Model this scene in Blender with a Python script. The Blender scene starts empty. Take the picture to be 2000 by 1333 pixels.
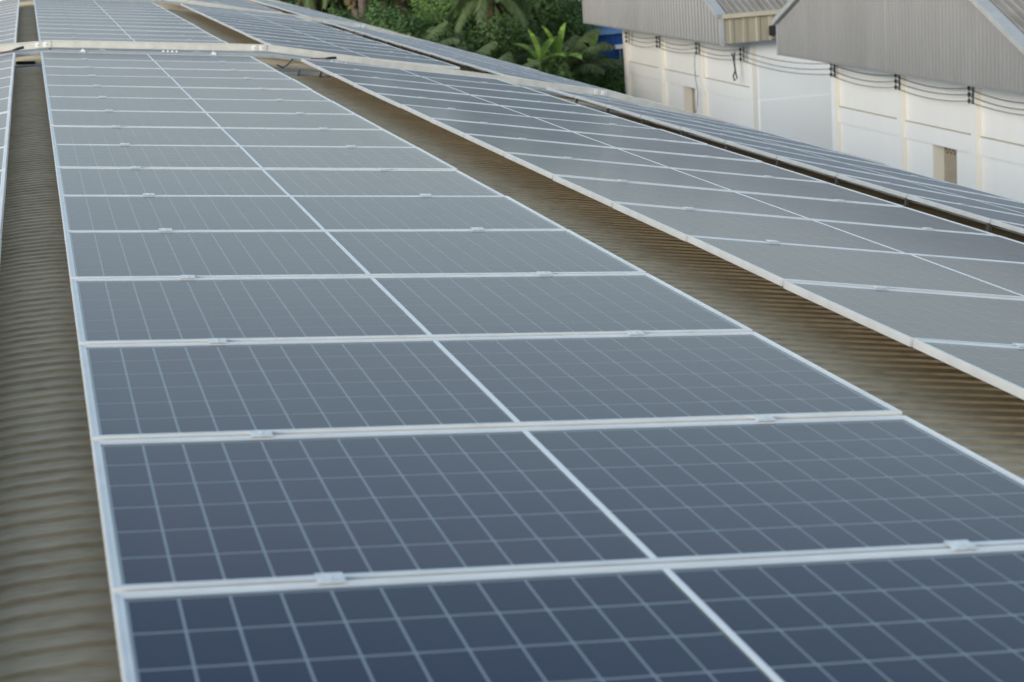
import bpy, math, random
from mathutils import Vector, Matrix

# ------------------------------------------------------------------ scene, camera, light
scene = bpy.context.scene
COL = scene.collection
R = math.radians
random.seed(7)

cam_d = bpy.data.cameras.new('camera')
cam = bpy.data.objects.new('camera', cam_d)
COL.objects.link(cam)
cam_d.sensor_width = 36.0
cam_d.lens = 64.55
cam_d.clip_start = 0.05
cam_d.clip_end = 3000
YAW, PITCH, ROLL = 0.2379, 0.2360, 0.0690
fwd = Vector((math.sin(YAW) * math.cos(PITCH), math.cos(YAW) * math.cos(PITCH), -math.sin(PITCH)))
right = Vector((math.cos(YAW), -math.sin(YAW), 0))
up = right.cross(fwd)
cr = math.cos(ROLL) * right - math.sin(ROLL) * up
cu = math.cos(ROLL) * up + math.sin(ROLL) * right
m = Matrix((cr, cu, -fwd)).transposed().to_4x4()
cam.matrix_world = m
cam_d.dof.use_dof = True
cam_d.dof.focus_distance = 9.0
cam_d.dof.aperture_fstop = 5.6
scene.camera = cam

SUN_AZ, SUN_EL = R(232), R(10.5)          # azimuth clockwise from +Y; behind the camera
world = bpy.data.worlds.new('World')
scene.world = world
world.use_nodes = True
wn = world.node_tree
for n in list(wn.nodes):
    wn.nodes.remove(n)
wo = wn.nodes.new('ShaderNodeOutputWorld')
wb = wn.nodes.new('ShaderNodeBackground')
sky = wn.nodes.new('ShaderNodeTexSky')
sky.sky_type = 'NISHITA'
sky.sun_disc = False
sky.sun_elevation = SUN_EL
sky.sun_rotation = SUN_AZ
sky.air_density = 1.0
sky.dust_density = 1.2
sky.ozone_density = 1.0
wb.inputs['Strength'].default_value = 0.15
veil = wn.nodes.new('ShaderNodeMix')            # even high cloud over the whole sky
veil.data_type = 'RGBA'
geo = wn.nodes.new('ShaderNodeTexCoord')        # haze thickest towards the horizon, all round
sepz = wn.nodes.new('ShaderNodeSeparateXYZ')
hz = wn.nodes.new('ShaderNodeMapRange')
hz.inputs['From Min'].default_value = 0.02
hz.inputs['From Max'].default_value = 0.36
hz.inputs['To Min'].default_value = 0.86
hz.inputs['To Max'].default_value = 0.24
wn.links.new(geo.outputs['Generated'], sepz.inputs['Vector'])
wn.links.new(sepz.outputs['Z'], hz.inputs['Value'])
wn.links.new(hz.outputs['Result'], veil.inputs[0])
wn.links.new(sky.outputs['Color'], veil.inputs[6])
veil.inputs[7].default_value = (2.75, 3.1, 3.3, 1)
wn.links.new(veil.outputs[2], wb.inputs['Color'])
wn.links.new(wb.outputs['Background'], wo.inputs['Surface'])

sun_d = bpy.data.lights.new('sun', 'SUN')
sun_d.energy = 1.5
sun_d.angle = R(22)
sun_d.color = (1.0, 0.94, 0.85)
sun = bpy.data.objects.new('sun', sun_d)
COL.objects.link(sun)
sdir = Vector((math.sin(SUN_AZ) * math.cos(SUN_EL), math.cos(SUN_AZ) * math.cos(SUN_EL), math.sin(SUN_EL)))
sun.rotation_euler = (-sdir).to_track_quat('-Z', 'Y').to_euler()

scene.view_settings.view_transform = 'Standard'
scene.view_settings.look = 'None'
scene.view_settings.gamma = 1.0
scene.view_settings.use_curve_mapping = False
scene.view_settings.exposure = 1.08
scene.cycles.use_denoising = True
scene.cycles.max_bounces = 8
scene.cycles.transparent_max_bounces = 12

# ------------------------------------------------------------------ materials
def nodes_of(name):
    mt = bpy.data.materials.new(name)
    mt.use_nodes = True
    nt = mt.node_tree
    return mt, nt, nt.nodes['Principled BSDF'], nt.nodes['Material Output']

def mix_rgb(nt, fac, a, b):
    n = nt.nodes.new('ShaderNodeMix')
    n.data_type = 'RGBA'
    for val, idx in ((fac, 0), (a, 6), (b, 7)):
        if isinstance(val, (int, float)):
            n.inputs[idx].default_value = val
        elif isinstance(val, tuple):
            n.inputs[idx].default_value = (*val[:3], 1)
        else:
            nt.links.new(val, n.inputs[idx])
    return n.outputs[2]

def noise(nt, scale, detail=3, stretch=None, coord='Object', rough=0.55):
    tc = nt.nodes.new('ShaderNodeTexCoord')
    tx = nt.nodes.new('ShaderNodeTexNoise')
    tx.inputs['Scale'].default_value = scale
    tx.inputs['Detail'].default_value = detail
    tx.inputs['Roughness'].default_value = rough
    src = tc.outputs[coord]
    if stretch:
        mp = nt.nodes.new('ShaderNodeMapping')
        mp.inputs['Scale'].default_value = stretch
        nt.links.new(src, mp.inputs['Vector'])
        src = mp.outputs['Vector']
    nt.links.new(src, tx.inputs['Vector'])
    return tx.outputs['Fac']

def ramp(nt, fac, lo, hi):
    n = nt.nodes.new('ShaderNodeMapRange')
    n.inputs['From Min'].default_value = lo
    n.inputs['From Max'].default_value = hi
    nt.links.new(fac, n.inputs['Value'])
    return n.outputs['Result']

def plain(name, col, rough=0.6, metal=0.0, var=None, scale=4.0, stretch=None, bump=0.0, spec=0.5):
    mt, nt, b, o = nodes_of(name)
    b.inputs['Roughness'].default_value = rough
    b.inputs['Metallic'].default_value = metal
    b.inputs['Specular IOR Level'].default_value = spec
    if var:
        f = ramp(nt, noise(nt, scale, 4, stretch), 0.3, 0.7)
        nt.links.new(mix_rgb(nt, f, col, var), b.inputs['Base Color'])
        if bump:
            bp = nt.nodes.new('ShaderNodeBump')
            bp.inputs['Strength'].default_value = bump
            bp.inputs['Distance'].default_value = 0.01
            nt.links.new(f, bp.inputs['Height'])
            nt.links.new(bp.outputs['Normal'], b.inputs['Normal'])
    else:
        b.inputs['Base Color'].default_value = (*col, 1)
    return mt

M = {}
M['alu'] = plain('anodised_aluminium', (0.71, 0.72, 0.72), 0.40, 0.25, (0.60, 0.61, 0.61), 6)
M['clamp'] = plain('clamp_aluminium', (0.72, 0.75, 0.77), 0.35, 0.4, (0.50, 0.53, 0.55), 30)
M['backsheet'] = plain('white_backsheet', (0.52, 0.58, 0.61), 0.6)
M['white_bar'] = plain('white_bar', (0.76, 0.79, 0.80), 0.5)
M['galv'] = plain('galvanised_steel', (0.62, 0.61, 0.56), 0.5, 0.15, (0.50, 0.49, 0.45), 9)
M['galv_blue'] = plain('galvanised_base', (0.42, 0.44, 0.45), 0.45, 0.35, (0.33, 0.35, 0.36), 12)
M['zinc'] = plain('zinc_paint', (0.78, 0.78, 0.76), 0.6)
M['black'] = plain('black_plastic', (0.015, 0.015, 0.017), 0.45)
M['red'] = plain('red_cable', (0.28, 0.02, 0.02), 0.5)
M['galv_shaded'] = plain('galvanised_steel_shaded', (0.13, 0.12, 0.11), 0.6, 0.2)  # galvanised edge feet, with the shade of the panel gap put into the colour
M['dark'] = plain('dark_cavity', (0.02, 0.02, 0.02), 0.9)

# ribbed roof sheet, dusty
mt, nt, b, o = nodes_of('dusty_roof_sheet')
n1 = ramp(nt, noise(nt, 1.3, 5, (0.45, 2.2, 1)), 0.35, 0.68)
n2 = ramp(nt, noise(nt, 26, 4, (0.5, 1.6, 1)), 0.35, 0.7)
c1 = mix_rgb(nt, n1, (0.52, 0.42, 0.28), (0.40, 0.32, 0.205))
c2 = mix_rgb(nt, n2, (0.60, 0.485, 0.33), (0.30, 0.235, 0.15))
nt.links.new(mix_rgb(nt, 0.45, c1, c2), b.inputs['Base Color'])
b.inputs['Roughness'].default_value = 0.62
b.inputs['Specular IOR Level'].default_value = 0.35
M['roof'] = mt

# photovoltaic cell: dark blue silicon with fine busbars
mt, nt, b, o = nodes_of('silicon_cell')
tc = nt.nodes.new('ShaderNodeTexCoord')
sp = nt.nodes.new('ShaderNodeSeparateXYZ')
nt.links.new(tc.outputs['Object'], sp.inputs['Vector'])
def mth(op, a, bb):
    n = nt.nodes.new('ShaderNodeMath')
    n.operation = op
    for i, val in enumerate((a, bb)):
        if isinstance(val, (int, float)):
            n.inputs[i].default_value = val
        else:
            nt.links.new(val, n.inputs[i])
    return n.outputs[0]
fr = mth('FRACT', mth('MULTIPLY', sp.outputs['Y'], 1 / 0.0177), 0)
line = mth('LESS_THAN', fr, 0.09)
oi = nt.nodes.new('ShaderNodeObjectInfo')
base = mix_rgb(nt, oi.outputs['Random'], (0.004, 0.018, 0.078), (0.011, 0.026, 0.086))
nt.links.new(mix_rgb(nt, mth('MULTIPLY', line, 0.11), base, (0.35, 0.37, 0.40)), b.inputs['Base Color'])
b.inputs['Roughness'].default_value = 0.5
b.inputs['Specular IOR Level'].default_value = 0.3
M['cell'] = mt

# front glass with a film of dust
mt = bpy.data.materials.new('dusty_glass')
mt.use_nodes = True
nt = mt.node_tree
for n in list(nt.nodes):
    nt.nodes.remove(n)
out = nt.nodes.new('ShaderNodeOutputMaterial')
tr = nt.nodes.new('ShaderNodeBsdfTransparent')
gl = nt.nodes.new('ShaderNodeBsdfGlossy')
gl.inputs['Roughness'].default_value = 0.10
fz = nt.nodes.new('ShaderNodeFresnel')
fz.inputs['IOR'].default_value = 1.18
mx = nt.nodes.new('ShaderNodeMixShader')
nt.links.new(fz.outputs[0], mx.inputs[0])
nt.links.new(tr.outputs[0], mx.inputs[1])
nt.links.new(gl.outputs[0], mx.inputs[2])
du = nt.nodes.new('ShaderNodeBsdfDiffuse')
du.inputs['Color'].default_value = (0.33, 0.335, 0.34, 1)
mx2 = nt.nodes.new('ShaderNodeMixShader')
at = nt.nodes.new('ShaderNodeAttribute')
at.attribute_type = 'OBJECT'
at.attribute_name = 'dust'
nz = ramp(nt, noise(nt, 2.2, 5), 0.25, 0.75)
nzs = nt.nodes.new('ShaderNodeMapRange')
nzs.inputs['To Min'].default_value = 0.5
nzs.inputs['To Max'].default_value = 1.5
nt.links.new(nz, nzs.inputs['Value'])
dm = nt.nodes.new('ShaderNodeMath')
dm.operation = 'MULTIPLY'
# the film is washed thinner along both short edges
tcg = nt.nodes.new('ShaderNodeTexCoord')
spg = nt.nodes.new('ShaderNodeSeparateXYZ')
nt.links.new(tcg.outputs['Object'], spg.inputs['Vector'])
def edge(lo, hi, a, b_):
    n = nt.nodes.new('ShaderNodeMapRange')
    n.interpolation_type = 'SMOOTHSTEP'
    n.inputs['From Min'].default_value = lo
    n.inputs['From Max'].default_value = hi
    n.inputs['To Min'].default_value = a
    n.inputs['To Max'].default_value = b_
    nt.links.new(spg.outputs['X'], n.inputs['Value'])
    return n.outputs['Result']
de = nt.nodes.new('ShaderNodeMath')
de.operation = 'MULTIPLY'
nt.links.new(edge(0.02, 0.14, 0.45, 1.0), de.inputs[0])
nt.links.new(edge(1.93, 2.07, 1.0, 0.25), de.inputs[1])
# old water marks
wm = ramp(nt, noise(nt, 5.5, 6, (1.0, 0.5, 1.0), rough=0.7), 0.52, 0.75)
wk = nt.nodes.new('ShaderNodeMath')
wk.operation = 'MULTIPLY_ADD'
nt.links.new(wm, wk.inputs[0])
wk.inputs[1].default_value = 0.5
wk.inputs[2].default_value = 0.9
de2 = nt.nodes.new('ShaderNodeMath')
de2.operation = 'MULTIPLY'
nt.links.new(de.outputs[0], de2.inputs[0])
nt.links.new(wk.outputs[0], de2.inputs[1])
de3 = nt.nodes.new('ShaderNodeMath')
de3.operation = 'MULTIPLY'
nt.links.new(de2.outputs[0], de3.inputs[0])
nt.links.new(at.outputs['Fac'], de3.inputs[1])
nt.links.new(de3.outputs[0], dm.inputs[0])
nt.links.new(nzs.outputs['Result'], dm.inputs[1])
fd = nt.nodes.new('ShaderNodeFresnel')            # a thin film covers more when seen at a slant
fd.inputs['IOR'].default_value = 1.08
da = nt.nodes.new('ShaderNodeMath')
da.operation = 'ADD'
da.use_clamp = True
nt.links.new(dm.outputs[0], da.inputs[0])
nt.links.new(fd.outputs[0], da.inputs[1])
nt.links.new(da.outputs[0], mx2.inputs[0])
nt.links.new(mx.outputs[0], mx2.inputs[1])
nt.links.new(du.outputs[0], mx2.inputs[2])
sh_ = nt.nodes.new('ShaderNodeBsdfSheen')     # dust fuzz: scatters at grazing angles
sh_.inputs['Color'].default_value = (0.006, 0.006, 0.006, 1)
sh_.inputs['Roughness'].default_value = 0.45
ad = nt.nodes.new('ShaderNodeAddShader')
nt.links.new(mx2.outputs[0], ad.inputs[0])
nt.links.new(sh_.outputs[0], ad.inputs[1])
nt.links.new(ad.outputs[0], out.inputs['Surface'])
M['glass'] = mt

# warehouses
M['white_wall'] = plain('white_render', (0.88, 0.88, 0.87), 0.8, 0, (0.86, 0.855, 0.835), 1.3, (1.6, 1.6, 0.14))
M['cool_wall'] = plain('fresh_white_render', (0.88, 0.90, 0.90), 0.8, 0, (0.84, 0.86, 0.86), 0.5, (1, 1, 0.3))
M['cream'] = plain('cream_render', (0.84, 0.80, 0.71), 0.8, 0, (0.80, 0.77, 0.70), 1.5)
M['ledge'] = plain('weathered_ledge', (0.42, 0.37, 0.26), 0.9, 0, (0.30, 0.27, 0.20), 3)
M['clad'] = plain('grey_cladding', (0.275, 0.275, 0.275), 0.5, 0.1, (0.24, 0.24, 0.24), 0.9, (1, 1, 0.25))
M['clad_old'] = plain('stained_cladding', (0.40, 0.37, 0.29), 0.6, 0.0, (0.27, 0.24, 0.175), 1.6, (1.6, 1.6, 0.12))
M['tin_roof'] = plain('weathered_tin_roof', (0.30, 0.275, 0.245), 0.6, 0.0, (0.20, 0.175, 0.145), 1.3, (2.2, 0.5, 1))
M['trim'] = plain('grey_trim', (0.42, 0.43, 0.43), 0.5, 0.1, (0.35, 0.36, 0.36), 3)
M['gutter'] = plain('cream_gutter', (0.50, 0.46, 0.36), 0.55, 0.0, (0.40, 0.36, 0.28), 2, (0.4, 1, 1))
M['shutter'] = plain('beige_shutter', (0.42, 0.36, 0.28), 0.6, 0.0, (0.36, 0.31, 0.24), 5)
M['blue'] = plain('blue_sheet', (0.015, 0.085, 0.33), 0.45, 0.0, (0.012, 0.065, 0.26), 1.5)
M['blue_top'] = plain('faded_blue_sheet', (0.14, 0.27, 0.47), 0.5)
M['lamp_white'] = plain('white_fitting', (0.75, 0.77, 0.78), 0.5)
M['cable'] = plain('black_cable', (0.02, 0.02, 0.022), 0.6)

# vegetation
def leaf_mat(name, a, bcol, trans=0.25):
    mt, nt, b, o = nodes_of(name)
    g = nt.nodes.new('ShaderNodeNewGeometry')
    f = ramp(nt, noise(nt, 0.55, 3), 0.3, 0.7)
    c = mix_rgb(nt, f, a, bcol)
    c = mix_rgb(nt, mthn(nt, 'MULTIPLY', g.outputs['Random Per Island'], 0.6), c, tuple(min(1, v * 1.9) for v in bcol))
    nt.links.new(c, b.inputs['Base Color'])
    b.inputs['Roughness'].default_value = 0.55
    b.inputs['Specular IOR Level'].default_value = 0.3
    t = nt.nodes.new('ShaderNodeBsdfTranslucent')
    nt.links.new(c, t.inputs['Color'])
    ms = nt.nodes.new('ShaderNodeMixShader')
    ms.inputs[0].default_value = trans
    nt.links.new(b.outputs[0], ms.inputs[1])
    nt.links.new(t.outputs[0], ms.inputs[2])
    nt.links.new(ms.outputs[0], o.inputs['Surface'])
    return mt
def mthn(nt, op, a, val):
    n = nt.nodes.new('ShaderNodeMath')
    n.operation = op
    nt.links.new(a, n.inputs[0])
    n.inputs[1].default_value = val
    return n.outputs[0]
M['leaf'] = leaf_mat('broad_leaf', (0.042, 0.084, 0.028), (0.082, 0.140, 0.044))
M['leaf_fresh'] = leaf_mat('fresh_leaf', (0.072, 0.135, 0.036), (0.11, 0.19, 0.05))
M['palm'] = leaf_mat('palm_leaf', (0.062, 0.098, 0.040), (0.105, 0.145, 0.060))
M['palm_dry'] = leaf_mat('dry_palm_leaf', (0.085, 0.060, 0.035), (0.12, 0.085, 0.045))
M['banana'] = leaf_mat('banana_leaf', (0.14, 0.24, 0.045), (0.19, 0.30, 0.06), 0.4)
M['bark'] = plain('palm_bark', (0.15, 0.12, 0.095), 0.9, 0, (0.09, 0.07, 0.055), 3, (1, 1, 4))
M['grass'] = plain('grass_ground', (0.05, 0.075, 0.025), 0.9, 0, (0.085, 0.075, 0.045), 0.15)
M['yard'] = plain('concrete_yard', (0.45, 0.44, 0.41), 0.85, 0, (0.38, 0.37, 0.34), 0.4)

# ------------------------------------------------------------------ mesh helpers
class MB:
    """collects boxes, quads and tubes; build() links them as one mesh object"""
    def __init__(self):
        self.v, self.f = [], []
    def add(self, vs, fs):
        k = len(self.v)
        self.v += [tuple(p) for p in vs]
        self.f += [tuple(i + k for i in f) for f in fs]
        return self
    def quad(self, a, b, c, d):
        return self.add((a, b, c, d), ((0, 1, 2, 3),))
    def box(self, x0, x1, y0, y1, z0, z1):
        return self.add([(x0, y0, z0), (x1, y0, z0), (x1, y1, z0), (x0, y1, z0),
                         (x0, y0, z1), (x1, y0, z1), (x1, y1, z1), (x0, y1, z1)],
                        [(3, 2, 1, 0), (4, 5, 6, 7), (0, 1, 5, 4), (1, 2, 6, 5), (2, 3, 7, 6), (3, 0, 4, 7)])
    def beam(self, p, q, w, h, upv=(0, 0, 1)):
        p, q = Vector(p), Vector(q)
        d = (q - p).normalized()
        s = d.cross(Vector(upv)).normalized() * w / 2
        u = s.cross(d).normalized() * h / 2
        vs = [e + a * s + c * u for e in (p, q) for a, c in ((-1, -1), (1, -1), (1, 1), (-1, 1))]
        return self.add(vs, [(0, 1, 2, 3), (7, 6, 5, 4), (0, 4, 5, 1), (1, 5, 6, 2), (2, 6, 7, 3), (3, 7, 4, 0)])
    def tube(self, pts, rad, n=6, taper=None):
        pts = [Vector(p) for p in pts]
        k = len(self.v)
        for i, p in enumerate(pts):
            d = (pts[min(i + 1, len(pts) - 1)] - pts[max(i - 1, 0)]).normalized()
            a = d.orthogonal().normalized() if abs(d.z) > 0.9 else d.cross(Vector((0, 0, 1))).normalized()
            c = d.cross(a)
            r = rad if taper is None else rad + (taper - rad) * i / (len(pts) - 1)
            for j in range(n):
                t = 2 * math.pi * j / n
                self.v.append(tuple(p + a * r * math.cos(t) + c * r * math.sin(t)))
        for i in range(len(pts) - 1):
            for j in range(n):
                self.f.append((k + i * n + j, k + i * n + (j + 1) % n, k + (i + 1) * n + (j + 1) % n, k + (i + 1) * n + j))
        self.f.append(tuple(k + j for j in reversed(range(n))))
        e = k + (len(pts) - 1) * n
        self.f.append(tuple(e + j for j in range(n)))
        return self
    def mesh(self, name, mat):
        me = bpy.data.meshes.new(name)
        me.from_pydata(self.v, [], self.f)
        me.materials.append(M[mat] if isinstance(mat, str) else mat)
        return me
    def build(self, name, mat, parent=None, kind=None):
        return link(name, self.mesh(name, mat), parent, kind)

def link(name, me, parent=None, kind=None, loc=None):
    o = bpy.data.objects.new(name, me)
    COL.objects.link(o)
    if parent is not None:
        o.parent = parent
    if kind:
        o['kind'] = kind
    if loc is not None:
        o.location = loc
    return o

def tag(o, label, cat, group=None, kind=None):
    o['label'] = label
    o['category'] = cat
    if group:
        o['group'] = group
    if kind:
        o['kind'] = kind
    return o

def thing(name, label, cat, loc=(0, 0, 0), group=None):
    o = bpy.data.objects.new(name, None)
    o.empty_display_size = 0.2
    COL.objects.link(o)
    o.location = loc
    return tag(o, label, cat, group)

GROUND = -11.0

# ------------------------------------------------------------------ ground
g = MB().quad((-900, -300, GROUND), (900, -300, GROUND), (900, 1800, GROUND), (-900, 1800, GROUND)).build('ground', 'grass')
g['kind'] = 'structure'
yard = MB().quad((9.6, -40, GROUND + .006), (75, -40, GROUND + .006), (75, 82, GROUND + .006), (9.6, 82, GROUND + .006)).build('yard_pavement', 'yard')
yard['kind'] = 'structure'

# ------------------------------------------------------------------ the roof under the panels
XR = -0.12                       # ridge line
def z_skin(x):                   # height of the panel skin over the arch
    if x < XR:
        x = 2 * XR - x
    x = max(x, -0.06)
    return -1.184 - 0.0716 * x - 0.01685 * x * x
HOFF = 0.14
def z_roof(x):
    return z_skin(x) - HOFF

warehouse = thing('warehouse', 'warehouse with tan ribbed arched metal roof under the solar panels', 'warehouse', (0, 0, GROUND))
def roof_part(y0, y1):
    xs = [-9.6, -8, -6.5, -5, -4, -3, -2, -1.2, -0.6, -0.3, -0.18, -0.06, 0.1, 0.4, 0.8, 1.3, 1.8, 2.3, 2.8, 3.4, 4, 4.6, 5.2, 5.8, 6.5, 7.2, 8, 8.8, 9.5]
    prof = [(0.0, 0.0), (0.060, 0.0), (0.063, 0.0085), (0.094, 0.0085), (0.097, 0.0)]
    ys, zs = [], []
    y = y0
    i = 0
    while y < y1 - 0.1:
        for dy, dz in prof:
            ys.append(y + dy)
            zs.append(dz)
        y += 0.1
        i += 1
    ys.append(y1)
    zs.append(0)
    mb = MB()
    n = len(xs)
    for y, dz in zip(ys, zs):
        for x in xs:
            lap = 0.003 if int((y + 40) / 0.7) % 2 else 0.0
            mb.v.append((x, y, z_roof(x) + dz + lap - GROUND))
    for j in range(len(ys) - 1):
        for i in range(n - 1):
            a = j * n + i
            mb.f.append((a, a + 1, a + n + 1, a + n))
    mb.build('roof_sheet', 'roof', warehouse)
joints = ((18.93, 19.30), (34.30, 34.66), (49.66, 50.02))
edges = [-5.0] + [v for j in joints for v in j] + [61.0]
for i in range(0, len(edges), 2):
    roof_part(edges[i], edges[i + 1])
XS = [-9.6, -7, -4.5, -2.5, -1, -0.3, 0.1, 1, 2, 3, 4, 5, 6, 7, 8, 9.5]
for a, bb in joints:             # open expansion joint: two folded caps and a dark channel
    for yc in (a, bb):
        c = MB()
        for x0, x1 in zip(XS[:-1], XS[1:]):
            zz0, zz1 = z_roof(x0) - GROUND, z_roof(x1) - GROUND
            c.add([(x0, yc - .03, zz0 - .02), (x0, yc + .03, zz0 - .02), (x0, yc + .03, zz0 + .026), (x0, yc - .03, zz0 + .026),
                   (x1, yc - .03, zz1 - .02), (x1, yc + .03, zz1 - .02), (x1, yc + .03, zz1 + .026), (x1, yc - .03, zz1 + .026)],
                  [(0, 1, 2, 3), (7, 6, 5, 4), (3, 2, 6, 7), (0, 3, 7, 4), (1, 5, 6, 2)])
        c.build('joint_cap', 'galv', warehouse)
    c = MB()
    for x0, x1 in zip(XS[:-1], XS[1:]):
        c.quad((x0, a, z_roof(x0) - .32 - GROUND), (x1, a, z_roof(x1) - .32 - GROUND), (x1, bb, z_roof(x1) - .32 - GROUND), (x0, bb, z_roof(x0) - .32 - GROUND))
        for yy in (a, bb):
            c.quad((x0, yy, z_roof(x0) - .32 - GROUND), (x1, yy, z_roof(x1) - .32 - GROUND), (x1, yy, z_roof(x1) - .02 - GROUND), (x0, yy, z_roof(x0) - .02 - GROUND))
    c.build('joint_channel', 'dark', warehouse)
w = MB()
for sx in (-9.3, 9.2):
    w.box(sx - .1, sx + .1, -4.8, 60.8, 0, z_roof(sx) - GROUND - 0.06)
w.build('side_wall', 'white_wall', warehouse)
for yy in (-4.7, 60.7):
    w = MB()
    for x0, x1 in zip(XS[:-1], XS[1:]):
        x0, x1 = max(-9.2, x0), min(9.1, x1)
        w.add([(x0, yy - .1, 0), (x1, yy - .1, 0), (x1, yy - .1, z_roof(x1) - GROUND - .05), (x0, yy - .1, z_roof(x0) - GROUND - .05),
               (x0, yy + .1, 0), (x1, yy + .1, 0), (x1, yy + .1, z_roof(x1) - GROUND - .05), (x0, yy + .1, z_roof(x0) - GROUND - .05)],
              [(0, 1, 2, 3), (7, 6, 5, 4), (3, 2, 6, 7)])
    w.build('end_wall', 'white_wall', warehouse)

# ------------------------------------------------------------------ solar panels
W, D, P = 2.094, 1.038, 1.0586
FW, FS, FH = 0.026, 0.019, 0.028       # frame flange on the long and short sides, frame height
def frame_mesh():
    mb = MB()
    # concentric rings: (inset u, inset v, z)
    rings = [(0.012, 0.012, -FH), (0.0, 0.0, -FH), (0.0, 0.0, -0.0008), (0.0008, 0.0008, 0.0), (0.006, 0.007, 0.0),
             (0.0068, 0.008, -0.0016), (FS - .004, FW - .004, -0.0016), (FS, FW, -0.0026), (FS, FW, -0.008)]
    for iu, iv, z in rings:
        mb.v += [(iu, iv, z), (W - iu, iv, z), (W - iu, D - iv, z), (iu, D - iv, z)]
    for r in range(len(rings) - 1):
        for j in range(4):
            a, b_ = r * 4 + j, r * 4 + (j + 1) % 4
            mb.f.append((a, b_, b_ + 4, a + 4))
    return mb.mesh('frame', 'alu')
MG = 0.007                              # white margin round the cells
CG = 0.018                              # wide white strip between the two halves
GU, GV = 0.0056, 0.0090                 # gaps between cells
half = (W - 2 * FS - 2 * MG - CG) / 2
cu_p = (half + GU) / 11
cv_p = (D - 2 * FW - 2 * MG + GV) / 6
cw, ch = cu_p - GU, cv_p - GV
ZC = -0.0075
def cell_box(mb, x, y, z):
    c = 0.0016                          # clipped corners
    vs = [(x + c, y), (x + cw - c, y), (x + cw, y + c), (x + cw, y + ch - c), (x + cw - c, y + ch), (x + c, y + ch), (x, y + ch - c), (x, y + c)]
    mb.add([(a, b_, z + 0.0002) for a, b_ in vs] + [(a, b_, z) for a, b_ in vs],
           [tuple(range(8))] + [((i + 1) % 8, i, 8 + i, 8 + (i + 1) % 8) for i in range(8)])
cell_spots = []
for i in range(22):
    x = FS + MG + i * cu_p + (CG - GU if i >= 11 else 0)
    for j in range(6):
        cell_spots.append((x, FW + MG + j * cv_p))
mb = MB()
cell_box(mb, 0, 0, 0)
CELL = mb.mesh('cell', 'cell')
mb = MB()
for x, y in cell_spots:
    cell_box(mb, x, y, ZC)
CELLS = mb.mesh('cell_grid', 'cell')
FRAME = frame_mesh()
mb = MB().quad((FS - .003, FW - .003, -0.0035), (W - FS + .003, FW - .003, -0.0035), (W - FS + .003, D - FW + .003, -0.0035), (FS - .003, D - FW + .003, -0.0035))
GLASS = mb.mesh('glass', 'glass')
mb = MB().box(0.004, W - 0.004, 0.004, D - 0.004, -0.0125, -0.0085)
BACK = mb.mesh('backsheet', 'backsheet')
def clamp_mesh():
    mb = MB()
    a, h = 0.026, 0.024                # half length along the seam, half width across it
    mb.box(-a, a, -h, h, 0.0004, 0.0038)
    mb.box(-a, a, -h + .002, -h + .006, 0.0038, 0.0048)
    mb.box(-a, a, h - .006, h - .002, 0.0038, 0.0048)
    mb.box(-a, a, -0.0085, -0.0062, -0.02, 0.0003)
    mb.box(-a, a, 0.0062, 0.0085, -0.02, 0.0003)
    mb.tube([(0, 0, 0.0035), (0, 0, 0.0055)], 0.006, 6)
    return mb.mesh('clamp', 'clamp')
CLAMP = clamp_mesh()
BAR = MB().box(W / 2 - .007, W / 2 + .007, FW + .001, D - FW - .001, -0.0034, -0.0018).mesh('centre_bar', 'white_bar')

ORD = ['zeroth', 'first', 'second', 'third', 'fourth', 'fifth', 'sixth', 'seventh', 'eighth', 'ninth', 'tenth', 'eleventh', 'twelfth', 'thirteenth', 'fourteenth', 'fifteenth', 'sixteenth', 'seventeenth', 'eighteenth']
COLS = {'C': (0.007, -1.1665, -0.1066), 'R1': (2.5836, -1.4525, -0.1875), 'R2': (5.1624, -1.9694, -0.2726), 'L': (-2.323, -1.3721, 0.104)}
CN = {'C': 'wide middle column', 'R1': 'column right of the middle', 'R2': 'outermost right column', 'L': 'column at the left edge'}

def panel(colname, y, label, cells, dust, tilt=0.0):
    x0, z0, th = COLS[colname]
    p = thing('solar_panel', label, 'solar panel', (x0, y, z0 + random.uniform(-.0012, .0012)), 'solar panels on the arched roof')
    p.rotation_euler = (R(tilt + random.uniform(-.16, .16)), -th + R(random.uniform(-.10, .10)), 0)
    link('frame', FRAME, p)
    link('backsheet', BACK, p)
    link('centre_bar', BAR, p)
    gl_ = link('glass', GLASS, p)
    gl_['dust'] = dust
    if cells:
        for cx, cy in cell_spots:
            link('cell', CELL, p, loc=(cx, cy, ZC))
    else:
        link('cell_grid', CELLS, p, 'stuff')
    for u in (0.19, 0.81):
        link('clamp', CLAMP, p, loc=(u * W, D + (P - D) / 2, 0))
    return p

SECT = {}
def column(colname, y0, k0, n, where, near_cells=0, dust0=None):
    for i in range(n):
        k = k0 + i
        if where == 'before':
            lab = 'solar panel in the %s, %s one before the near cable tray' % (CN[colname], ORD[n - i])
        elif where == 'between':
            lab = 'solar panel in the %s, %s one behind the near cable tray' % (CN[colname], ORD[i + 1])
        else:
            lab = 'distant solar panel in the %s, %s behind the far cable tray' % (CN[colname], ORD[i + 1])
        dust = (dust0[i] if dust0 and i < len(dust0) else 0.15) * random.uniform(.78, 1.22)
        if colname == 'C' and where == 'before' and i == 0:
            lab = 'darkest blue solar panel, cut off by the bottom edge of the picture'
        panel(colname, y0 + k * P, lab, i < near_cells, dust)
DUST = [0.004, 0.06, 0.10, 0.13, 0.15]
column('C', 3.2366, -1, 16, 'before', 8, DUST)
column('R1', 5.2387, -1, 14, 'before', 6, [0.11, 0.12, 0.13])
column('R2', 9.4403, -1, 10, 'before')
column('L', 9.62, -9, 18, 'before')
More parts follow.
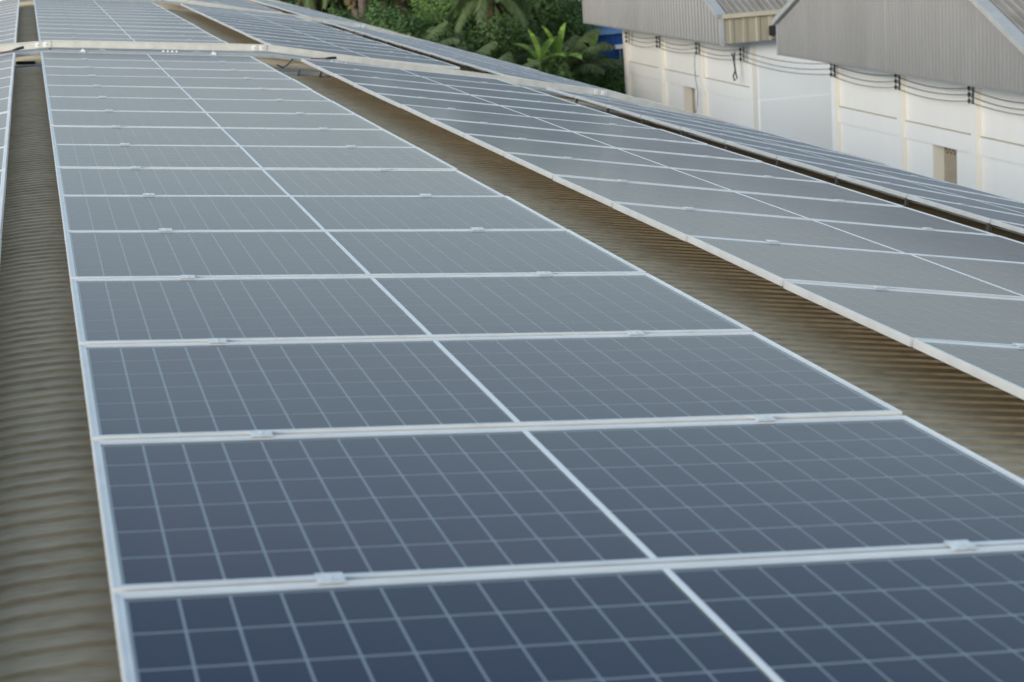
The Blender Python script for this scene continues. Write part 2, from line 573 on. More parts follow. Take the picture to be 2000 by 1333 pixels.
for c in ('C', 'R1', 'R2', 'L'):
    column(c, 20.75, 0, 13, 'between')
column('R2', 36.1, 0, 13, 'beyond')
column('R1', 36.1, 0, 8, 'beyond')

# mounting rails under the panels, with feet on the ribs
def rails(colname, y0, y1, where):
    x0, z0, th = COLS[colname]
    us = (0.19, 0.81) if colname == 'R2' else (0.32, 0.81)
    for u, side in zip(us, ('left', 'right')):
        r = thing('mounting_rail', '%s mounting rail under the %s %s' % (side, CN[colname], where), 'rail',
                  (x0 + u * W * math.cos(th), 0, z0 + u * W * math.sin(th)), 'mounting rails under the panels')
        r.rotation_euler = (0, -th, 0)
        MB().box(-.02, .02, y0, y1, -.079, -.030).build('rail_bar', 'alu', r)
        y = y0 + 0.12
        while y < y1:
            f = MB()
            if colname == 'R2' and side == 'left':     # arm out to the panel edge
                MB().box(-.33, -.312, y - .016, y + .016, -.132, -.029).box(-.312, -.02, y - .016, y + .016, -.048, -.040).build('foot', 'galv_shaded', r)
                y += P
                continue
            f.box(-.034, -.0285, y - .03, y + .03, -.132, -.045)
            f.box(-.0285, .03, y - .03, y + .03, -.132, -.126)
            f.tube([(-.04, y, -.06), (-.02, y, -.06)], .007, 6)
            f.build('foot', 'galv', r)
            y += P
for c, y0 in (('C', 2.18), ('R1', 4.18), ('R2', 8.38), ('L', .1)):
    rails(c, y0, 19.08, 'before the near cable tray')
for c in ('C', 'R1', 'R2', 'L'):
    rails(c, 20.75, 34.5, 'behind the near cable tray')

# ------------------------------------------------------------------ cable trays across the roof
TR = [(-6.2, -2.22), (-3.0, -1.54), (-0.42, -1.170), (0.125, -1.170), (2.33, -1.400), (6.07, -2.222), (9.4, -3.38)]
def tray_z(x):
    for (xa, za), (xb, zb) in zip(TR[:-1], TR[1:]):
        if xa <= x <= xb:
            return za + (zb - za) * (x - xa) / (xb - xa)
    return TR[-1][1]
def tray(yf, label, detail):
    yb = yf + 0.55
    t = thing('cable_tray', label, 'cable tray', (0, yf, 0), 'cable trays across the roof')
    for i, ((xa, za), (xb, zb)) in enumerate(zip(TR[:-1], TR[1:])):
        d = Vector((xb - xa, 0, zb - za))
        L = d.length
        ang = math.atan2(zb - za, xb - xa)
        def part(mb, nm, mat, kind=None):
            o = mb.build(nm, mat, t, kind)
            o.location = (xa, 0, za)
            o.rotation_euler = (0, -ang, 0)
            return o
        e = 0.0015 * i
        part(MB().box(0, L, .55, .553, -.01, .068), 'tray_wall', 'galv')
        part(MB().box(0, L, .538, .575, .0681, .0715), 'tray_flange', 'zinc')
        part(MB().box(0, L, -.003, 0, -.036, .0015 + e * .1), 'front_lip', 'galv_blue')
        part(MB().box(0, L, 0, .14, -.002, .0 + e * .1), 'base_strip', 'galv_blue')
        part(MB().box(0, L, .46, .55, -.002, .0 + e * .1), 'base_strip', 'galv_blue')
        bars = MB()                       # slotted base: bars between the slots
        x = 0.0
        pitch = 0.026 if detail else 0.06
        while x < L - pitch:
            bars.box(x, x + pitch * .55, .14, .46, -.002, -.0004)
            x += pitch
        part(bars, 'slotted_base', 'galv_blue', 'stuff')
        s = MB()                          # splice plate with bolts at the bend
        s.box(L - .16, L - .006, .543, .5495, .004, .064)
        part(s, 'splice_plate', 'galv')
        for q, bx in enumerate((L - .14, L - .06)):
            part(MB().box(bx - .02, bx + .02, .5395, .5425, .012, .058), 'zinc_patch', 'zinc')
            part(MB().tube([(bx, .5395, .035), (bx, .531, .035)], .010, 6), 'bolt', 'clamp')
    return t
trays = [tray(19.17, 'galvanised cable tray with slotted base and bolted splices, the nearest', True),
         tray(34.55, 'middle galvanised cable tray bending over the far end of panels', False),
         tray(49.95, 'farthest galvanised cable tray, near the palms at the top', False)]

# hold-down clips on the front lip of the near tray
def on_tray(x, dy=0.0, dz=0.0):
    return (x, 19.17 + dy, tray_z(x) + dz)
for x, lab in ((0.42, 'white hold-down clip on the near tray above the left of the middle column'),
               (1.72, 'white hold-down clip on the near tray above the right of the middle column'),
               (4.33, 'white hold-down clip on the near tray before the open black gap'),
               (5.72, 'white hold-down clip on the near tray where the outer column starts'),
               (7.05, 'white hold-down clip on the near tray beside the white building')):
    c = thing('tray_clip', lab, 'clip', on_tray(x), 'clips on the near tray')
    c.rotation_euler = (0, math.atan2(tray_z(x) - tray_z(x + .05), .05), 0)
    MB().box(-.024, .024, -.016, -.0035, -.03, .004).box(-.024, .024, -.016, .05, .0042, .0085).build('clip_plate', 'zinc', c)
    MB().tube([(0, .02, .008), (0, .02, .02)], .009, 6).build('bolt', 'clamp', c)
bolts = thing('bolt_row', 'row of four bolt heads on the near tray above the middle column', 'bolts', on_tray(1.22, .06))
bolts.rotation_euler = (0, math.atan2(tray_z(1.2) - tray_z(1.25), .05), 0)
for q in range(4):
    MB().tube([(q * .045, 0, .002), (q * .045, 0, .016)], .011, 8).build('bolt', 'zinc', bolts)
bolts = thing('bolt_row', 'row of four bolt heads on the near tray beside the red cable tail', 'bolts', on_tray(2.93, .03))
bolts.rotation_euler = (0, math.atan2(tray_z(2.9) - tray_z(2.95), .05), 0)
for q in range(4):
    MB().tube([(q * .05, 0, .002), (q * .05, 0, .016)], .011, 8).build('bolt', 'zinc', bolts)
# cable tails with plugs
def cable_tail(x, lab, dirn=1):
    t = thing('cable_tail', lab, 'cable', on_tray(x, .10, .012))
    t.rotation_euler = (0, math.atan2(tray_z(x) - tray_z(x + .05), .05), 0)
    MB().tube([(-.15 * dirn, -.08, -.002), (-.08 * dirn, -.06, .006), (-.02 * dirn, -.02, .012), (.02 * dirn, 0, .016)], .006, 6).build('cable', 'red', t)
    MB().tube([(.02 * dirn, 0, .016), (.05 * dirn, .0, .022)], .010, 8).tube([(.05 * dirn, 0, .022), (.13 * dirn, .01, .036)], .014, 8).build('plug', 'black', t)
cable_tail(-.28, 'red cable tail with black plug lying at the left of the near tray')
cable_tail(2.86, 'red cable tail with black plug lying right of the roof gap')
w = MB().tube([(2.30, 18.7, -1.47), (2.38, 18.9, -1.52), (2.46, 19.05, -1.50), (2.52, 19.15, -1.46)], .008, 6).build('loose_cable', 'black')
tag(w, 'thin black cable hanging under the near tray in the brown roof gap', 'cable')
for j, (x, lab) in enumerate(((2.50, 'left short black strap in the dark corner under the near tray'), (2.72, 'right short black strap in the dark corner under the near tray'))):
    s = MB().beam((x, 18.70, z_roof(x) + .012), (x + .05, 18.9, z_roof(x) + .045), .022, .008).build('strap', 'black')
    tag(s, lab, 'strap')
s = MB().beam((-.24, 19.45, z_roof(-.2) + .04), (-.06, 19.40, z_roof(-.1) + .03), .05, .03).build('dark_offcut', 'black')
tag(s, 'small black scrap lying on the roof in the left gap', 'scrap')
# white bolt caps on the roof beside the far middle column
for (x, y, lab) in ((2.22, 27.5, 'white screw cap on the brown roof beside the far middle column, nearer'), (2.27, 28.3, 'white screw cap on the brown roof beside the far middle column, farther')):
    s = MB().tube([(x, y, z_roof(x) + .02), (x, y, z_roof(x) + .07)], .03, 8, .02).build('screw_cap', 'zinc')
    tag(s, lab, 'screw cap', 'screw caps on the roof')

# ------------------------------------------------------------------ white warehouses on the right
XF = 25.0                    # front of the beams
XP = 24.95                   # front of the pilasters
XW = 25.14                   # recessed wall face
Z_EAVE, Z_CLAD = -4.62, -5.54
ZA, ZB = -7.34, -7.85        # top and bottom of the beam
SLOPE = 0.45
def building(name, label, y0, y1, pil, shutter_bay, sh0, sh1, ribpitch, wall2, sidecol, has_side):
    t = thing(name, label, 'warehouse', (XF, y0, GROUND), 'white warehouses beyond the roof')
    inv = Vector((XF, y0, GROUND))
    class B(MB):
        def put(self, nm, mat, parent=t, kind=None):
            self.v = [(a - inv.x, b_ - inv.y, c - inv.z) for a, b_, c in self.v]
            return self.build(nm, mat, parent, kind)
    XB = 62.0
    # pilasters: white front, cream side
    for yp in pil:
        pl = B().box(XP, XW + .1, yp - .14, yp + .16, GROUND, Z_EAVE - .3).put('pilaster', 'white_wall')
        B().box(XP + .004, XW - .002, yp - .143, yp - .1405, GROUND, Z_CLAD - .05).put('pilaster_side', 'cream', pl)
    ps = sorted(pil)
    for a, b_ in zip(ps[:-1], ps[1:]):
        ya, yb = a + .16, b_ - .14
        B().box(XW, XW + .25, ya, yb, ZA, Z_EAVE - .3).put('wall_panel', 'white_wall')
        bm = B().box(XF + .06, XW + .25, ya, yb, ZB, ZA - .004).put('beam', 'white_wall')
        B().box(XF + .062, XW, ya, yb, ZA - .0035, ZA + .012).put('ledge_dirt', 'ledge', bm)
        if shutter_bay == a:
            B().box(XW, XW + .45, ya, sh0, GROUND, ZB).put('wall_panel', 'white_wall')
            wl = B().box(XW, XW + .45, sh1, yb, GROUND, ZB).put('wall_panel', 'white_wall')
            B().box(XW + .01, XW + .36, sh1 - .006, sh1 - .001, GROUND, ZB - .01).put('jamb', 'cream', wl)
            sh = B().box(XW + .38, XW + .42, sh0, sh1, GROUND, ZB).put('roller_shutter', 'shutter')
            sl = B()
            z = ZB - .05
            while z > -10.2:
                sl.box(XW + .362, XW + .38, sh0 + .01, sh1 - .01, z - .07, z)
                z -= .085
            sl.put('slats', 'shutter', sh, 'stuff')
            vt = B()
            for rr in range(3):
                for q in range(6):
                    yy = sh0 + .12 + q * (sh1 - sh0 - .24) / 5.5 + (rr % 2) * .1
                    zz = ZB - .10 - rr * .085
                    vt.box(XW + .355, XW + .361, yy - .035, yy + .035, zz - .03, zz + .03)
            vt.put('vent_holes', 'dark', sh, 'stuff')
        else:
            B().box(XW, XW + .25, ya, yb, GROUND, ZB).put('wall_panel', 'white_wall')
    # side wall facing the camera
    B().box(XW + .05, XB, y0 - .02, y0 + .2, GROUND, -7.80).put('side_wall', wall2)
    B().box(XW + .05, XB, y0 + .02, y0 + .24, -7.80, Z_EAVE - .1).put('side_wall', wall2)
    B().box(XW + .26, XB, y1 - .2, y1, GROUND, Z_EAVE - .1).put('side_wall', wall2)
    B().box(XB - .2, XB, y0 + .25, y1 - .21, GROUND, Z_EAVE - .1).put('side_wall', wall2)
    # overhanging gable cladding: ribbed sheet
    c0, c1 = y0 - .85, y1 + .85
    XC = 23.5
    yc = (c0 + c1) / 2
    def zt(y):
        return Z_EAVE + SLOPE * (min(y - c0, c1 - y))
    cl = B()
    prof = []
    y = c0
    while y < c1 - ribpitch:
        prof += [(y, 0), (y + ribpitch * .40, 0), (y + ribpitch * .5, -.045), (y + ribpitch * .9, -.045)]
        y += ribpitch
    prof.append((c1, 0))
    prof.sort()
    if not any(abs(p_[0] - yc) < 1e-3 for p_ in prof):
        prof.append((yc, -.045))
        prof.sort()
    for (ya, da), (yb, db) in zip(prof[:-1], prof[1:]):
        cl.quad((XC + da, ya, Z_CLAD), (XC + db, yb, Z_CLAD), (XC + db, yb, zt(yb)), (XC + da, ya, zt(ya)))
    cl.put('gable_cladding', 'clad')
    # bottom edge trim
    B().box(XC - .036, XC + .02, c0, c1, Z_CLAD - .05, Z_CLAD + .004).put('drip_trim', 'clad')
    B().box(XC + .021, XW + .1, c0 + .01, c1 - .01, Z_CLAD - .02, Z_CLAD + .01).put('soffit', 'clad')
    # cladding along the eaves
    for side, ye, sg in (('near', c0, -1), ('far', c1, 1)):
        sd = B()
        x = XC
        while x < XB:
            for xa, xb_, da, db in ((0, .30, 0, 0), (.30, .34, 0, .03), (.34, .46, .03, .03), (.46, .50, .03, 0)):
                sd.quad((x + xa, ye + sg * da, Z_CLAD), (x + xb_, ye + sg * db, Z_CLAD), (x + xb_, ye + sg * db, Z_EAVE), (x + xa, ye + sg * da, Z_EAVE))
            x += .5
        sd.put('eave_cladding', sidecol)
        B().box(XC + .02, XB, min(ye, ye + sg * .16), max(ye, ye + sg * .16) + .002, Z_EAVE - .02, Z_EAVE + .13).put('gutter', 'gutter')
        yi = ye - sg * .9
        B().box(XC + .03, XB, min(ye, yi), max(ye, yi), Z_CLAD - .016, Z_CLAD + .006).put('eave_soffit', 'clad')
    # corner flashing and barge boards
    for ye, sg in ((c0, -1), (c1, 1)):
        B().box(XC - .045, XC + .09, ye - .045, ye + .045, Z_CLAD - .06, Z_EAVE + .12).put('corner_flashing', 'trim')
        B().beam((XC - .02, ye + sg * .1, Z_EAVE + .07), (XC - .02, yc, zt(yc) + .11), .34, .16, (0, 0, 1)).put('barge_board', 'trim')
    # two roof slopes with ribs running down the slope
    for ye, sg in ((c0, -1), (c1, 1)):
        rf = B()
        x = XC + .15
        ya = ye + sg * .12
        za, zb = Z_EAVE + .06, zt(yc) + .10
        while x < XB:
            for xa, xb_, da, db in ((0, .13, 0, 0), (.13, .16, 0, .03), (.16, .21, .03, .03), (.21, .25, .03, 0)):
                rf.quad((x + xa, ya, za + da), (x + xb_, ya, za + db), (x + xb_, yc, zb + db), (x + xa, yc, zb + da))
            x += .25
        rf.put('roof_slope', 'tin_roof')
    return t

def pil_list(first, n):
    return [first + 4.72 * i for i in range(n)]
near_b = building('white_warehouse', 'nearer white warehouse with grey ribbed gable overhanging its wall', 41.7, 56.1, [41.84, 46.52, 51.15, 55.94], 46.52, 47.88, 49.36, .2, 'white_wall', 'clad_old', True)
far_b = building('white_warehouse', 'farther white warehouse with stained gable cladding beside the trees', 63.0, 78.3, [63.18, 68.5, 73.35, 78.1], 68.5, 69.75, 71.1, .33, 'cool_wall', 'clad_old', True)

# floodlight on the farther building's eave
fl = thing('floodlight', 'black square floodlight under the eave between the two white warehouses', 'floodlight', (25.43, 62.05, -5.2))
MB().box(-.17, .17, -.12, .0, -.17, .17).build('lamp_housing', 'black', fl)
MB().box(-.14, .14, -.126, -.1205, -.14, .14).build('lamp_glass', 'dark', fl)
MB().tube([(0, -.05, -.17), (0, -.05, -.30), (0, .1, -.32)], .02, 6).build('bracket', 'black', fl)
# roof ventilator
rv = thing('roof_ventilator', 'small pale ventilator on the tin roof of the farther warehouse', 'ventilator', (24.35, 64.2, -3.72))
MB().tube([(0, 0, -.35), (0, 0, .1)], .12, 10).build('neck', 'trim', rv)
MB().tube([(0, 0, .1), (0, 0, .16), (0, 0, .24)], .24, 12, .12).build('cap', 'lamp_white', rv)

# ------------------------------------------------------------------ overhead wires along the warehouse wall
racks = [(77.3, -6.02), (73.2, -6.0), (68.45, -5.98), (63.75, -5.93), (55.75, -5.90), (51.05, -5.94), (46.5, -5.96), (41.9, -5.96)]
names = ['at the tree-side corner of the farther warehouse', 'on the second pilaster of the farther warehouse', 'on the third pilaster of the farther warehouse',
         'on the last pilaster before the recess between the warehouses', 'on the corner of the nearer warehouse', 'left of the shutter on the nearer warehouse',
         'right of the shutter on the nearer warehouse', 'at the right end of the nearer warehouse']
for (y, z), nm in zip(racks[:7], names):
    r = thing('insulator_rack', 'black three-spool wire rack %s' % nm, 'wire rack', (XP, y, z), 'wire racks along the warehouse walls')
    MB().box(-.03, -.0, -.02, .02, -.46, .08).build('rack_back', 'black', r)
    MB().box(-.155, -.135, -.012, .012, -.44, .06).build('rack_rod', 'black', r)
    for q in range(3):
        MB().tube([(-.145, 0, -.05 - q * .18), (-.145, 0, .05 - q * .18)], .042, 8).build('spool', 'black', r)
        MB().box(-.13, -.05, -.012, .012, -.01 - q * .18, .01 - q * .18).build('arm', 'black', r)
for q, nm in enumerate(('uppermost', 'middle', 'lowest')):
    w = MB()
    for (ya, za), (yb, zb) in zip(racks[:-1], racks[1:]):
        sag = random.uniform(.07, .13) + .035 * abs(ya - yb) / 4.7
        pts = []
        for i in range(13):
            t = i / 12
            pts.append((XP - .205, ya + (yb - ya) * t, za + (zb - za) * t - q * .18 - sag * 4 * t * (1 - t)))
        w.tube(pts, .012, 5)
    w = w.build('power_wire', 'cable')
    tag(w, '%s of three black sagging wires along the white warehouse walls' % nm, 'wire', 'wires along the warehouses')
# loose loop and thin hanging cord
pts = [(24.72, 64.1, -6.05), (24.75, 64.25, -6.4), (24.74, 64.15, -6.75), (24.76, 64.05, -7.0), (24.74, 64.28, -7.1), (24.75, 64.42, -6.95), (24.76, 64.22, -6.72), (24.74, 64.3, -6.3), (24.72, 64.4, -6.1)]
tag(MB().tube(pts, .03, 5).build('hanging_cable', 'cable'), 'looped black cable hanging below the wires beside the recess', 'cable')
pts = [(24.80, 68.6, -6.35), (24.82, 68.75, -6.9), (24.82, 68.7, -7.4), (24.82, 68.52, -7.9), (24.82, 68.62, -8.4), (24.83, 68.85, -8.7)]
tag(MB().tube(pts, .012, 5).build('thin_cord', 'cable'), 'thin grey cord trailing down the farther white wall', 'cord')

# ------------------------------------------------------------------ blue shed at the edge of the trees
sh = thing('blue_shed', 'bright blue metal shed half hidden by the palms beside the white wall', 'shed', (26.75, 84.5, GROUND))
for i in range(14):
    x = -1.2 + i * .26
    MB().box(x, x + .235, 0, .03, 0, 4.42).build('wall_sheet', 'blue', sh)
MB().box(-1.25, 2.5, .035, 3, 0, 4.40).build('wall', 'blue', sh)
MB().add([(-1.4, -.2, 4.425), (2.65, -.2, 4.425), (2.65, 3.2, 4.60), (-1.4, 3.2, 4.60), (-1.4, -.2, 4.50), (2.65, -.2, 4.50), (2.65, 3.2, 4.68), (-1.4, 3.2, 4.68)],
         [(3, 2, 1, 0), (4, 5, 6, 7), (0, 1, 5, 4), (1, 2, 6, 5), (2, 3, 7, 6), (3, 0, 4, 7)]).build('roof', 'blue_top', sh)
for x in (-.05, 1.35):
    l = MB().box(x - .22, x + .22, -.35, -.05, 3.72, 3.90).build('lamp', 'lamp_white', sh)
    MB().tube([(x + .05, -.06, 3.7), (x + .05, -.06, 1.5)], .035, 6).build('conduit', 'trim', l)

# ------------------------------------------------------------------ vegetation
def leaf_quad(mb, p, size, n, rnd):
    a = n.orthogonal().normalized()
    a = Matrix.Rotation(rnd.uniform(0, 6.28), 3, n) @ a
    c = n.cross(a)
    l, w = size, size * .55
    mb.add([p - a * l * .5, p - c * w * .5, p + a * l * .5, p + c * w * .5], [(0, 1, 2, 3)])

def crown_mesh(name, mat, rad, hgt, n, size, seed, lumps=16):
    rnd = random.Random(seed)
    mb = MB()
    cs = []
    for i in range(lumps):
        t = rnd.uniform(0, 6.28)
        r = math.sqrt(rnd.random()) * .75
        z = rnd.uniform(-.8, .85)
        cs.append((Vector((math.cos(t) * r * rad * math.sqrt(1 - z * z * .6), math.sin(t) * r * rad * math.sqrt(1 - z * z * .6), z * hgt)), rnd.uniform(.22, .45) * rad))
    for i in range(n):
        c, r = cs[rnd.randrange(lumps)]
        d = Vector((rnd.gauss(0, 1), rnd.gauss(0, 1), rnd.gauss(0, 1))).normalized()
        p = c + d * r * (rnd.random() ** .35) * (1 + .25 * rnd.random())
        nn = (d + Vector((rnd.gauss(0, .5), rnd.gauss(0, .5), .5 + rnd.gauss(0, .5)))).normalized()
        leaf_quad(mb, p, size * rnd.uniform(.6, 1.4), nn, rnd)
    return mb.mesh(name, mat)

def frond(mb, base, az, elev, length, droop, rnd, nl=34, lw=.05, ll=.9):
    """one feather leaf: arched rib with hanging leaflets"""
    h = Vector((math.cos(az), math.sin(az), 0))
    side = Vector((-math.sin(az), math.cos(az), 0))
    pts = []
    p = Vector(base)
    e = elev
    steps = 10
    for i in range(steps + 1):
        pts.append(p.copy())
        p = p + (h * math.cos(e) + Vector((0, 0, math.sin(e)))) * length / steps
        e -= droop / steps * (0.6 + 0.9 * i / steps)
    mb.tube(pts, .035, 4, .008)
    for i in range(nl):
        t = .12 + .88 * i / (nl - 1)
        k = min(int(t * steps), steps - 1)
        q = pts[k].lerp(pts[k + 1], t * steps - k)
        d = (pts[k + 1] - pts[k]).normalized()
        L = ll * (math.sin(math.pi * (0.12 + .80 * t)) ** .7) * rnd.uniform(.85, 1.1)
        for s in (-1, 1):
            out = (side * s * .75 + d * .55 + Vector((0, 0, -.30 - .35 * rnd.random()))).normalized()
            tip = q + out * L + Vector((0, 0, -.12 * L))
            mid = q + out * L * .5
            wv = d * lw
            mb.add([q - wv * .5, q + wv * .5, mid + wv * .6, tip, mid - wv * .6], [(0, 1, 2, 3, 4)])

def palm_meshes(seed, nfr, length, ll, dry=5, young=False):
    rnd = random.Random(seed)
    mb = MB()
    for i in range(nfr):
        t = i / nfr
        az = i * 2.399 + rnd.uniform(-.2, .2)
        elev = (1.35 - 1.55 * t if not young else 1.45 - 1.0 * t) + rnd.uniform(-.12, .12)
        frond(mb, (0, 0, rnd.uniform(-.1, .2)), az, elev, length * rnd.uniform(.85, 1.1), 1.3 + rnd.uniform(-.2, .4), rnd, 34, .085, ll)
    fr = mb.mesh('crown', 'palm')
    dr = None
    if dry:
        mb = MB()
        for i in range(dry):
            frond(mb, (0, 0, -.25), i * 2.1 + rnd.uniform(-.4, .4), -.9 + rnd.uniform(-.2, .3), length * .62, .6, rnd, 24, .10, ll * .7)
        dr = mb.mesh('dry_fronds', 'palm_dry')
    return fr, dr

PAL = [palm_meshes(11, 24, 3.5, .85), palm_meshes(12, 22, 3.2, .8, 8), palm_meshes(13, 26, 3.7, .9, 4)]
YNG = [palm_meshes(21, 17, 3.0, .75, 0, True), palm_meshes(22, 15, 2.7, .7, 0, True)]
def trunk(h, r, lean, seed):
    rnd = random.Random(seed)
    pts = [(lean * (i / 8) ** 1.6, .15 * lean * math.sin(i * .6), h * i / 8) for i in range(9)]
    mb = MB().tube(pts, r * 1.3, 8, r * .85)
    for i in range(int(h / .3)):
        z = i * .3 + .15
        t = z / h
        x = lean * t ** 1.6
        mb.tube([(x, .15 * lean * math.sin(t * 8 * .6), z), (x, .15 * lean * math.sin(t * 8 * .6), z + .05)], r * (1.36 - .45 * t), 8)
    return mb.mesh('trunk', 'bark'), pts[-1]
def palm(x, y, h, kind, label, r=.15, lean=0.0, rot=0.0, young=False, sc=1.0):
    t = thing('palm_tree', label, 'palm tree', (x, y, GROUND), 'palms behind the roof')
    tm, top = trunk(h, r, lean, int(x * 10))
    link('trunk', tm, t)
    fr, dr = (YNG if young else PAL)[kind]
    for nm, me in (('crown', fr), ('dry_fronds', dr)):
        if me is not None:
            o = link(nm, me, t, loc=top)
            o.rotation_euler = (0, 0, rot)
            o.scale = (sc, sc, sc)
tall = [(14.5, 85, 11.5, 0, 'tall palm with bare grey trunk above the far end of the roof', .17, .3, .4),
        (14.9, 88.5, 8.0, 1, 'palm with brown hanging dead fronds left of the bare grey trunk', .22, .0, 2.0),
        (12.6, 90, 7.8, 2, 'leftmost coconut palm, just above the far roof edge', .18, .2, 1.1),
        (17.9, 92, 7.4, 0, 'coconut palm right of the bare grey trunk', .18, -.2, 3.0),
        (19.1, 87, 7.3, 1, 'coconut palm with brown dry skirt left of the star-shaped palm', .18, .1, 5.0),
        (19.5, 80, 7.1, 2, 'star-shaped coconut palm with long drooping fronds over the undergrowth', .17, .0, .2),
        (24.9, 95, 11.5, 0, 'palm with thick brown trunk left of the big leafy tree', .2, .0, 1.7)]
for x, y, h, k, lab, r, ln, rot in tall:
    palm(x, y, h, k, lab, r, ln, rot, sc=.72)
young = [(15.2, 76, 4.0, 0, 'young palm low behind the roof edge, leftmost of the low ones', .9),
         (16.6, 74, 3.4, 1, 'young palm low behind the roof edge, below the star-shaped palm', 1.0),
         (17.3, 71, 2.9, 0, 'young palm left of the banana leaves, close to the roof edge', .9),
         (22.6, 80, 3.0, 1, 'young dark palm right of the banana leaves', 1.05),
         (23.4, 82.5, 2.2, 0, 'young dark palm nearest to the corner of the white wall', .95),
         (19.8, 71.5, 2.0, 1, 'young palm under the banana leaves at the roof edge', .65),
         (25.9, 82.5, 1.3, 0, 'young palm in front of the blue shed', .75)]
for i, (x, y, h, k, lab, sc) in enumerate(young):
    palm(x, y, h, k, lab, .14, 0, i * 1.3, True, sc)

# broadleaf trees
CR = [crown_mesh('crown', 'leaf', 4.6, 4.0, 30000, .24, 31, 30), crown_mesh('crown', 'leaf', 4.2, 4.4, 28000, .24, 32, 28), crown_mesh('crown', 'leaf', 5.2, 4.8, 40000, .23, 33, 36)]
def tree(x, y, zc, k, label, rot=0, sc=1.0):
    t = thing('leafy_tree', label, 'tree', (x, y, GROUND), 'leafy trees behind the roof')
    h = zc - GROUND
    tb = MB().tube([(0, 0, 0), (.1, .05, h * .35), (0, 0, h * .7), (.1, 0, h + 1)], .32, 8, .08)
    rnd = random.Random(int(x * 7))
    for q in range(6):
        a = q * 1.05 + rnd.random()
        tb.tube([(0, 0, h * .55), (math.cos(a) * 1.2, math.sin(a) * 1.2, h * .8), (math.cos(a) * 2.8, math.sin(a) * 2.8, h * 1.02)], .12, 6, .03)
    tb.build('trunk', 'bark', t)
    o = link('crown', CR[k], t, loc=(0, 0, h))
    o.rotation_euler = (0, 0, rot)
    o.scale = (sc, sc, sc)
tree(26.4, 93, -4.6, 2, 'big dense leafy tree left of the grey gable', .5)
back = [(10.5, 108, -3.6, 0), (16.0, 112, -3.2, 1), (21.0, 108, -3.8, 0), (26.0, 113, -3.4, 1), (31.5, 106, -3.6, 2), (36.5, 100, -4.2, 0)]
wh = ['leftmost', 'second', 'third', 'fourth', 'fifth', 'rightmost']
for i, (x, y, z, k) in enumerate(back):
    tree(x, y, z, k, 'dark leafy tree in the back row of the wood, %s of six' % wh[i], i * 1.1, 1.15)

# banana plants: upright pseudo-stem with broad split leaves
def banana_leaf(mb, base, az, elev, L, wd, bend, rnd):
    h = Vector((math.cos(az), math.sin(az), 0))
    sd = Vector((-math.sin(az), math.cos(az), 0))
    p = Vector(base)
    e = elev
    n = 9
    rows = []
    for i in range(n + 1):
        t = i / n
        w = max(.05, wd * max(0.0, math.sin(math.pi * min(1, max(0.0, (t - .12) / .86)))) ** .45)
        u = Vector((0, 0, 1)) * math.cos(e) - h * math.sin(e)
        rows.append((p - sd * w * .5 + u * w * .18, p.copy(), p + sd * w * .5 + u * w * .18))
        p = p + (h * math.cos(e) + Vector((0, 0, math.sin(e)))) * L / n
        e -= bend / n
    for i in range(n):
        a, b_ = rows[i], rows[i + 1]
        for s in (0, 1):
            f = .86 + rnd.uniform(-.1, .12)      # torn edges between the ribs
            mb.add([a[s], a[s + 1], a[s + 1].lerp(b_[s + 1], 1 if s == 0 else f), a[s].lerp(b_[s], f if s == 0 else 1)], [(0, 1, 2, 3)])
def banana(x, y, h, label, leaves, seed):
    rnd = random.Random(seed)
    t = thing('banana_plant', label, 'banana plant', (x, y, GROUND), 'banana plants in the undergrowth')
    MB().tube([(0, 0, 0), (.03, 0, h * .6), (0, 0, h)], .16, 8, .07).build('stem', 'leaf_fresh', t)
    for az, el, L, bend in leaves:
        mb = MB()
        banana_leaf(mb, (0, 0, h - .15), az, el, L * .78, .62, bend, rnd)
        mb.build('leaf', 'banana', t)
banana(20.35, 75.5, 4.3, 'banana plant with tall pale upright leaves left of the pair', [(3.3, 1.35, 2.0, .2), (2.6, 1.0, 1.9, .8), (0.3, 1.1, 1.8, .6), (4.2, .5, 1.8, 1.0), (5.4, .6, 1.8, .9), (1.5, .7, 1.7, .8)], 3)
banana(21.35, 76, 4.3, 'banana plant with one broad pale upright leaf right of the pair', [(0.2, 1.38, 2.1, .15), (3.2, 1.25, 2.2, .25), (2.4, .7, 1.8, 1.0), (5.2, .5, 1.8, 1.0), (.9, .6, 1.7, 1.1)], 5)
banana(25.3, 84, 3.7, 'small banana plant left of the blue shed', [(0.4, 1.4, 1.6, .2), (3.0, .9, 1.5, .8), (5.0, .6, 1.4, .8)], 8)

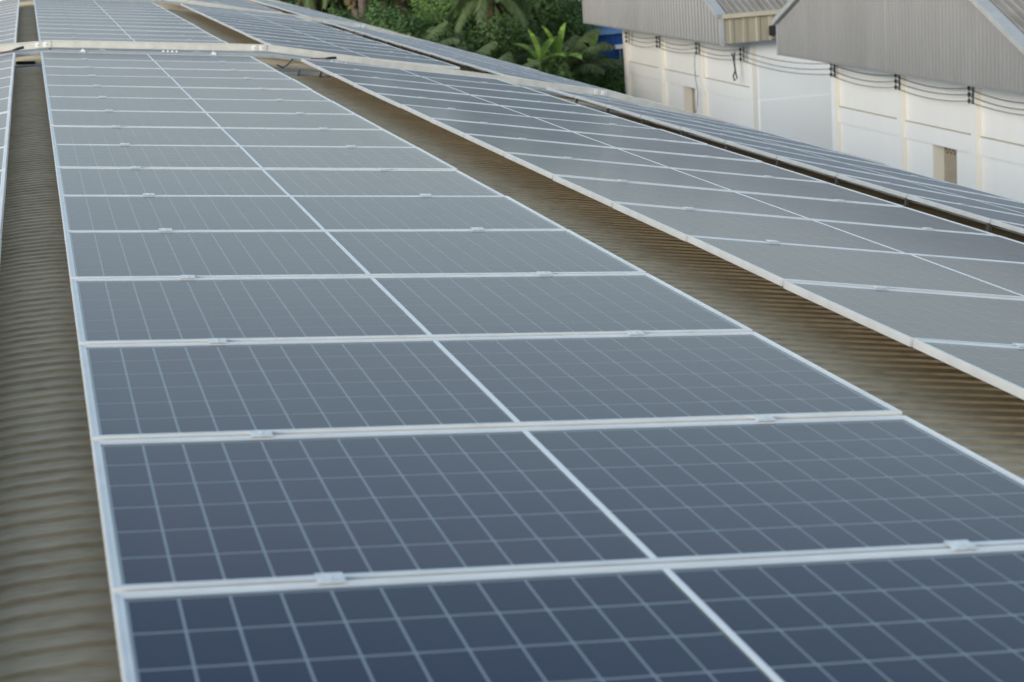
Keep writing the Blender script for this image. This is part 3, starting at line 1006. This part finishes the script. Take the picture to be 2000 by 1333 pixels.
# bushes one can tell apart near the wall corner
BU = crown_mesh('foliage', 'leaf_fresh', 1.9, 1.7, 9000, .15, 41, 16)
BD = crown_mesh('foliage', 'leaf', 2.3, 1.9, 9000, .17, 42, 18)
def bush(x, y, z, me, label, sc, rot):
    t = thing('bush', label, 'bush', (x, y, GROUND), 'bushes behind the roof edge')
    h = z - GROUND
    tb = MB()
    for q in range(5):
        a = q * 1.26
        tb.tube([(0, 0, 0), (math.cos(a) * .5, math.sin(a) * .5, h * .6), (math.cos(a) * 1.0, math.sin(a) * 1.0, h * 1.1)], .07, 5, .02)
    tb.build('stems', 'bark', t)
    o = link('foliage', me, t, loc=(0, 0, h))
    o.scale = (sc, sc, sc)
    o.rotation_euler = (0, 0, rot)
bush(25.3, 81.8, -9.1, BU, 'fresh green bush at the foot of the white wall corner', 1.0, 0)
bush(23.2, 81.5, -8.6, BU, 'fresh green bush left of the one at the wall corner', .95, 2)
bush(17.9, 78, -6.9, BD, 'dark bush under the star-shaped palm', 1.1, 1)
bush(15.2, 80, -6.4, BD, 'dark bush below the bare grey trunk', 1.15, 3)
bush(12.2, 82, -6.2, BD, 'dark bush at the far left above the roof edge', 1.2, 4)
bush(24.6, 86, -6.2, BD, 'dark bush beside the blue shed', 1.0, 5)
bush(20.4, 84, -5.9, BU, 'lighter bush behind the banana leaves', 1.05, 2.5)
bush(17.6, 84, -5.6, BU, 'lighter bush left of the star-shaped palm trunk', 1.0, 1.2)

# uncountable undergrowth filling the wood floor
rnd = random.Random(55)
mb = MB()
for i in range(125000):
    y = rnd.uniform(66, 112)
    x = rnd.uniform(.11 * y, .36 * y)
    if x > .292 * y and y < 82 or (x > 24.8 and 82 <= y < 89):
        continue
    top = 2.5 + 1.0 * math.sin(x * .9 + y * .35) + .8 * math.sin(x * 2.3 - y * .7) + (y - 66) * .035
    z = GROUND + top * (1 - .55 * rnd.random() ** 2)
    nn = Vector((rnd.gauss(0, .6), rnd.gauss(-.3, .6), 1)).normalized()
    leaf_quad(mb, Vector((x, y, z)), rnd.uniform(.14, .36), nn, rnd)
ug = mb.build('undergrowth', 'leaf', None, 'stuff')
tag(ug, 'dense dark green undergrowth between the palms', 'undergrowth')
